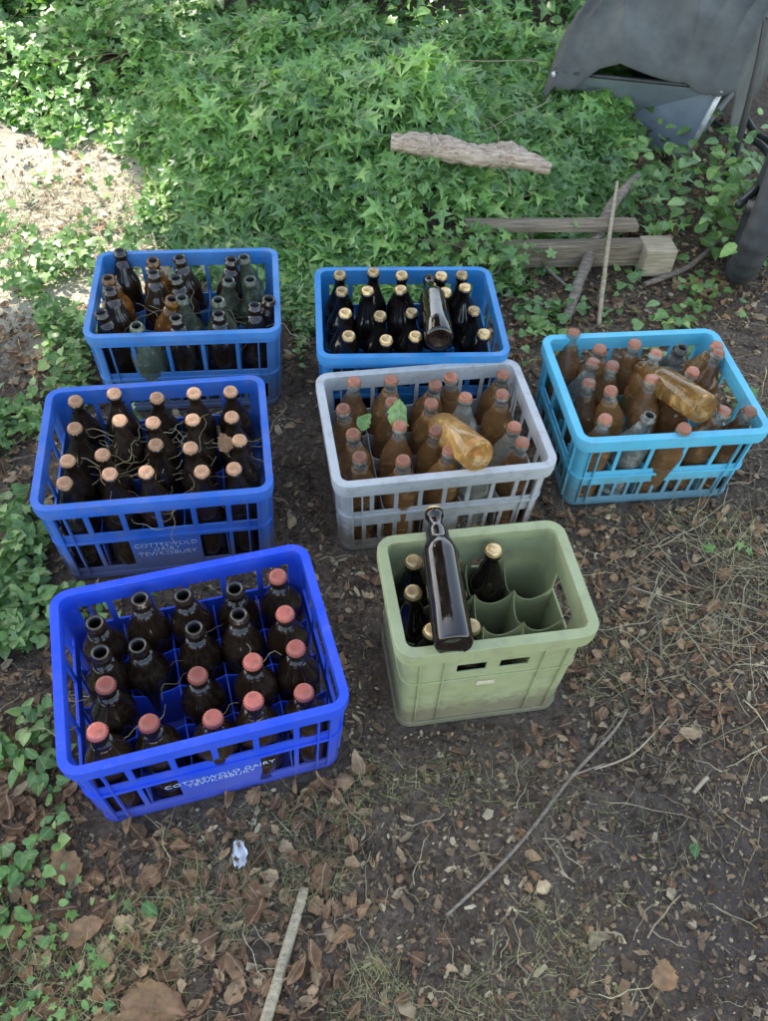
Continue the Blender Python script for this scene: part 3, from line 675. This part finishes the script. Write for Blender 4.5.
for j in range(nv):
    for i in range(nu):
        u=i/(nu-1); v=j/(nv-1)
        a=ft[0].lerp(ft[1],u)+Vector((-.03+.12*u,0,0)); bq=btp[0].lerp(btp[1],u)
        p_=a.lerp(bq,v)
        dome=.26*math.sin(math.pi*min(1,v*.9+.03))**.8*(0.4+.6*math.sin(math.pi*(.08+.84*u))**.6)
        def crest(t): return 1-abs(math.sin(t))**.6
        fold=.055*crest(u*9+v*2.2+.8*math.sin(v*5))*(.4+.6*math.exp(-v*2))+.028*crest(u*17-v*6+2*math.sin(u*7))+.015*math.sin(v*18+u*6)-.02
        z=.325+dome+fold*min(1,v*6+.3)
        yo=0
        if v<.12:
            t_=1-v/.12; yo=-.022*t_-.012*math.sin(u*17)*t_; z-= t_*(.045+.022*math.sin(u*9+1)+.03*math.exp(-((u-.12)/.08)**2))
        if u>.93: z-=(u-.93)/.07*.22
        if u<.05: z-=(1-u/.05)*.08
        V.append((p_.x,p_.y+yo+.3*fold*min(1,v*5),z))
for j in range(nv-1):
    for i in range(nu-1): F.append((j*nu+i,j*nu+i+1,(j+1)*nu+i+1,(j+1)*nu+i))
cl=mesh_obj('canvas_cover',V,F,[M_cloth],smooth=True,parent=wb); sd=cl.modifiers.new('s','SOLIDIFY'); sd.thickness=.004
wc=Vector((1.00,2.17,.20)); Rw=.20
def torus(name,R,r,mat,par,loc,rz,ry=math.pi/2,sx=1.0,treads=False):
    V=[];F=[];a_=96;b_=14
    for i in range(a_):
        for j in range(b_):
            A=2*math.pi*i/a_;Bq=2*math.pi*j/b_; rr=r*(1+(.10 if treads and i%4<2 and abs(math.cos(Bq))>.3 and math.cos(Bq)>0 else 0))
            V.append(((R+rr*math.cos(Bq))*math.cos(A),(R+rr*math.cos(Bq))*math.sin(A),rr*sx*math.sin(Bq)))
    for i in range(a_):
        for j in range(b_): F.append((i*b_+j,((i+1)%a_)*b_+j,((i+1)%a_)*b_+(j+1)%b_,i*b_+(j+1)%b_))
    o=mesh_obj(name,V,F,[mat],smooth=True,parent=par); o.location=loc; o.rotation_euler=(0,ry,rz); return o
torus('tyre',Rw-.042,.042,M_tyre,wb,wc,-.35,treads=True)
torus('wheel_rim',Rw-.088,.014,M_black,wb,wc,-.35,sx=2)
Vv,Ff,Mm=[],[],[]; lathe([(.001,-.05),(.02,-.05),(.022,-.03),(.10,-.012),(.10,.012),(.022,.03),(.02,.05),(.001,.05)],24,Vv,Ff,Mm,0)
o=mesh_obj('hub',Vv,Ff,[M_black],smooth=True,parent=wb); o.location=wc; o.rotation_euler=(0,math.pi/2,-.35)
for s_ in (-1,1):
    off=Vector((.065*s_,-0.024*s_,0))
    tube('frame_tube',[wc+off,wc+off+Vector((.16,.25,-.02)),wc+off+Vector((.20,.50,-.06)),wc+off+Vector((.12,.85,-.12)),wc+off+Vector((.14,1.35,.10)),wc+off+Vector((.25,1.8,.35))],[.012]*6,M_black,10,0,6,wb)
tube('leg_tube',[(1.00,2.66,.52),(1.01,2.62,.40),(1.02,2.58,.2),(1.03,2.58,.0)],[.011]*4,M_black,10,0,6,wb)
tube('leg_tube',[(.75,3.5,.15),(.75,3.5,0)],[.012]*2,M_black,10,0,1,wb)

# ------------------------------------------------------------------ shade tree (unseen, placed to block the sun; gaps in its crown shape the sun patches)
sund=Vector((-.46,.52,.72)).normalized()
S=Scatter()
n=13000; gx=rng.uniform(-4.0,4.0,n); gy=rng.uniform(-2.0,7.5,n); hz=rng.uniform(5.0,6.6,n)
gap=np.zeros(n,bool)
for (px_,py_,rx_,ry_) in [(-.95,2.14,.54,.46),(-1.4,2.4,.60,.55),(-1.25,1.95,.40,.35)]:  # crown leaves culled where they would shade the sunlit patch
    gap|=((gx-px_)/rx_)**2+((gy-py_)/ry_)**2<1
for _ in range(24):
    px_,py_=rng.uniform(-2.4,.6),rng.uniform(2.8,5.2); rr=rng.uniform(.2,.36)
    gap|=np.hypot(gx-px_,gy-py_)<rr
thin=(gx<.4)&(gy>2.75)&(gy<5.5)&(rng.random(n)<np.where(gx<-.5,.72,.6))   # leaves thinned so broken sun dapples the ivy at the back
gap|=thin
gx,gy,hz=gx[~gap],gy[~gap],hz[~gap]; n=len(gx)
P=np.stack([gx+sund.x/sund.z*hz,gy+sund.y/sund.z*hz,hz],1)
S.add(ovT,P,rn(n,.6,(-.3,.3)),rng.uniform(0,6.28,n),rng.uniform(.16,.28,n),rng.uniform(1.1,1.6,n))
crown=S.build('crown',M_crown)
tr=bpy.data.objects.new('shade_tree',None); link(tr); crown.parent=tr
tube('trunk',[(-4.2,8.2,1.0),(-4.1,8.1,2.8),(-3.9,7.6,4.6),(-3.8,7.2,6.0)],[.26,.2,.15,.07],W_bark,14,.05,6,tr)
for k in range(9):
    a=k*.7; tube('limb',[(-4.0,7.8,3.6+.2*k*.5),(-4+1.4*math.cos(a),7.4+1.4*math.sin(a),4.8),(-4+2.9*math.cos(a),6.8+2.9*math.sin(a),5.6)],[.09,.05,.015],W_bark,8,.05,5,tr)

# ------------------------------------------------------------------ light, sky, camera
w=bpy.data.worlds.new('World'); scene.world=w; w.use_nodes=True; nt=w.node_tree
sky=nt.nodes.new('ShaderNodeTexSky'); sky.sky_type='NISHITA'; sky.sun_disc=False
el=math.asin(sund.z); az=math.atan2(sund.x,sund.y)
sky.sun_elevation=el; sky.sun_rotation=az
bg=nt.nodes['Background']; nt.links.new(mix(nt,1.0,sky.outputs[0],(1.17,1.0,.80),'MULTIPLY'),bg.inputs[0]); bg.inputs[1].default_value=.76
sl=bpy.data.lights.new('sun','SUN'); sl.energy=12; sl.angle=math.radians(.5); sl.color=(1,.95,.86)
so=link(bpy.data.objects.new('sun',sl)); so.rotation_euler=sund.to_track_quat('Z','Y').to_euler()
h,pt,ro=1.409,.8804,.0673
f=Vector((0,math.cos(pt),-math.sin(pt))); r0=Vector((1,0,0)); u0=Vector((0,math.sin(pt),math.cos(pt)))
r1=r0*math.cos(ro)+u0*math.sin(ro); u1=-r0*math.sin(ro)+u0*math.cos(ro)
M=Matrix((r1,u1,-f)).transposed().to_4x4(); M.translation=Vector((0,0,h))
cd=bpy.data.cameras.new('camera'); cam=link(bpy.data.objects.new('camera',cd)); cam.matrix_world=M
cd.sensor_fit='VERTICAL'; cd.sensor_height=36; cd.lens=1.0827*767*36/1021; cd.clip_start=.02; cd.clip_end=500
scene.camera=cam
scene.view_settings.view_transform='Standard'; scene.view_settings.look='None'; scene.view_settings.exposure=0
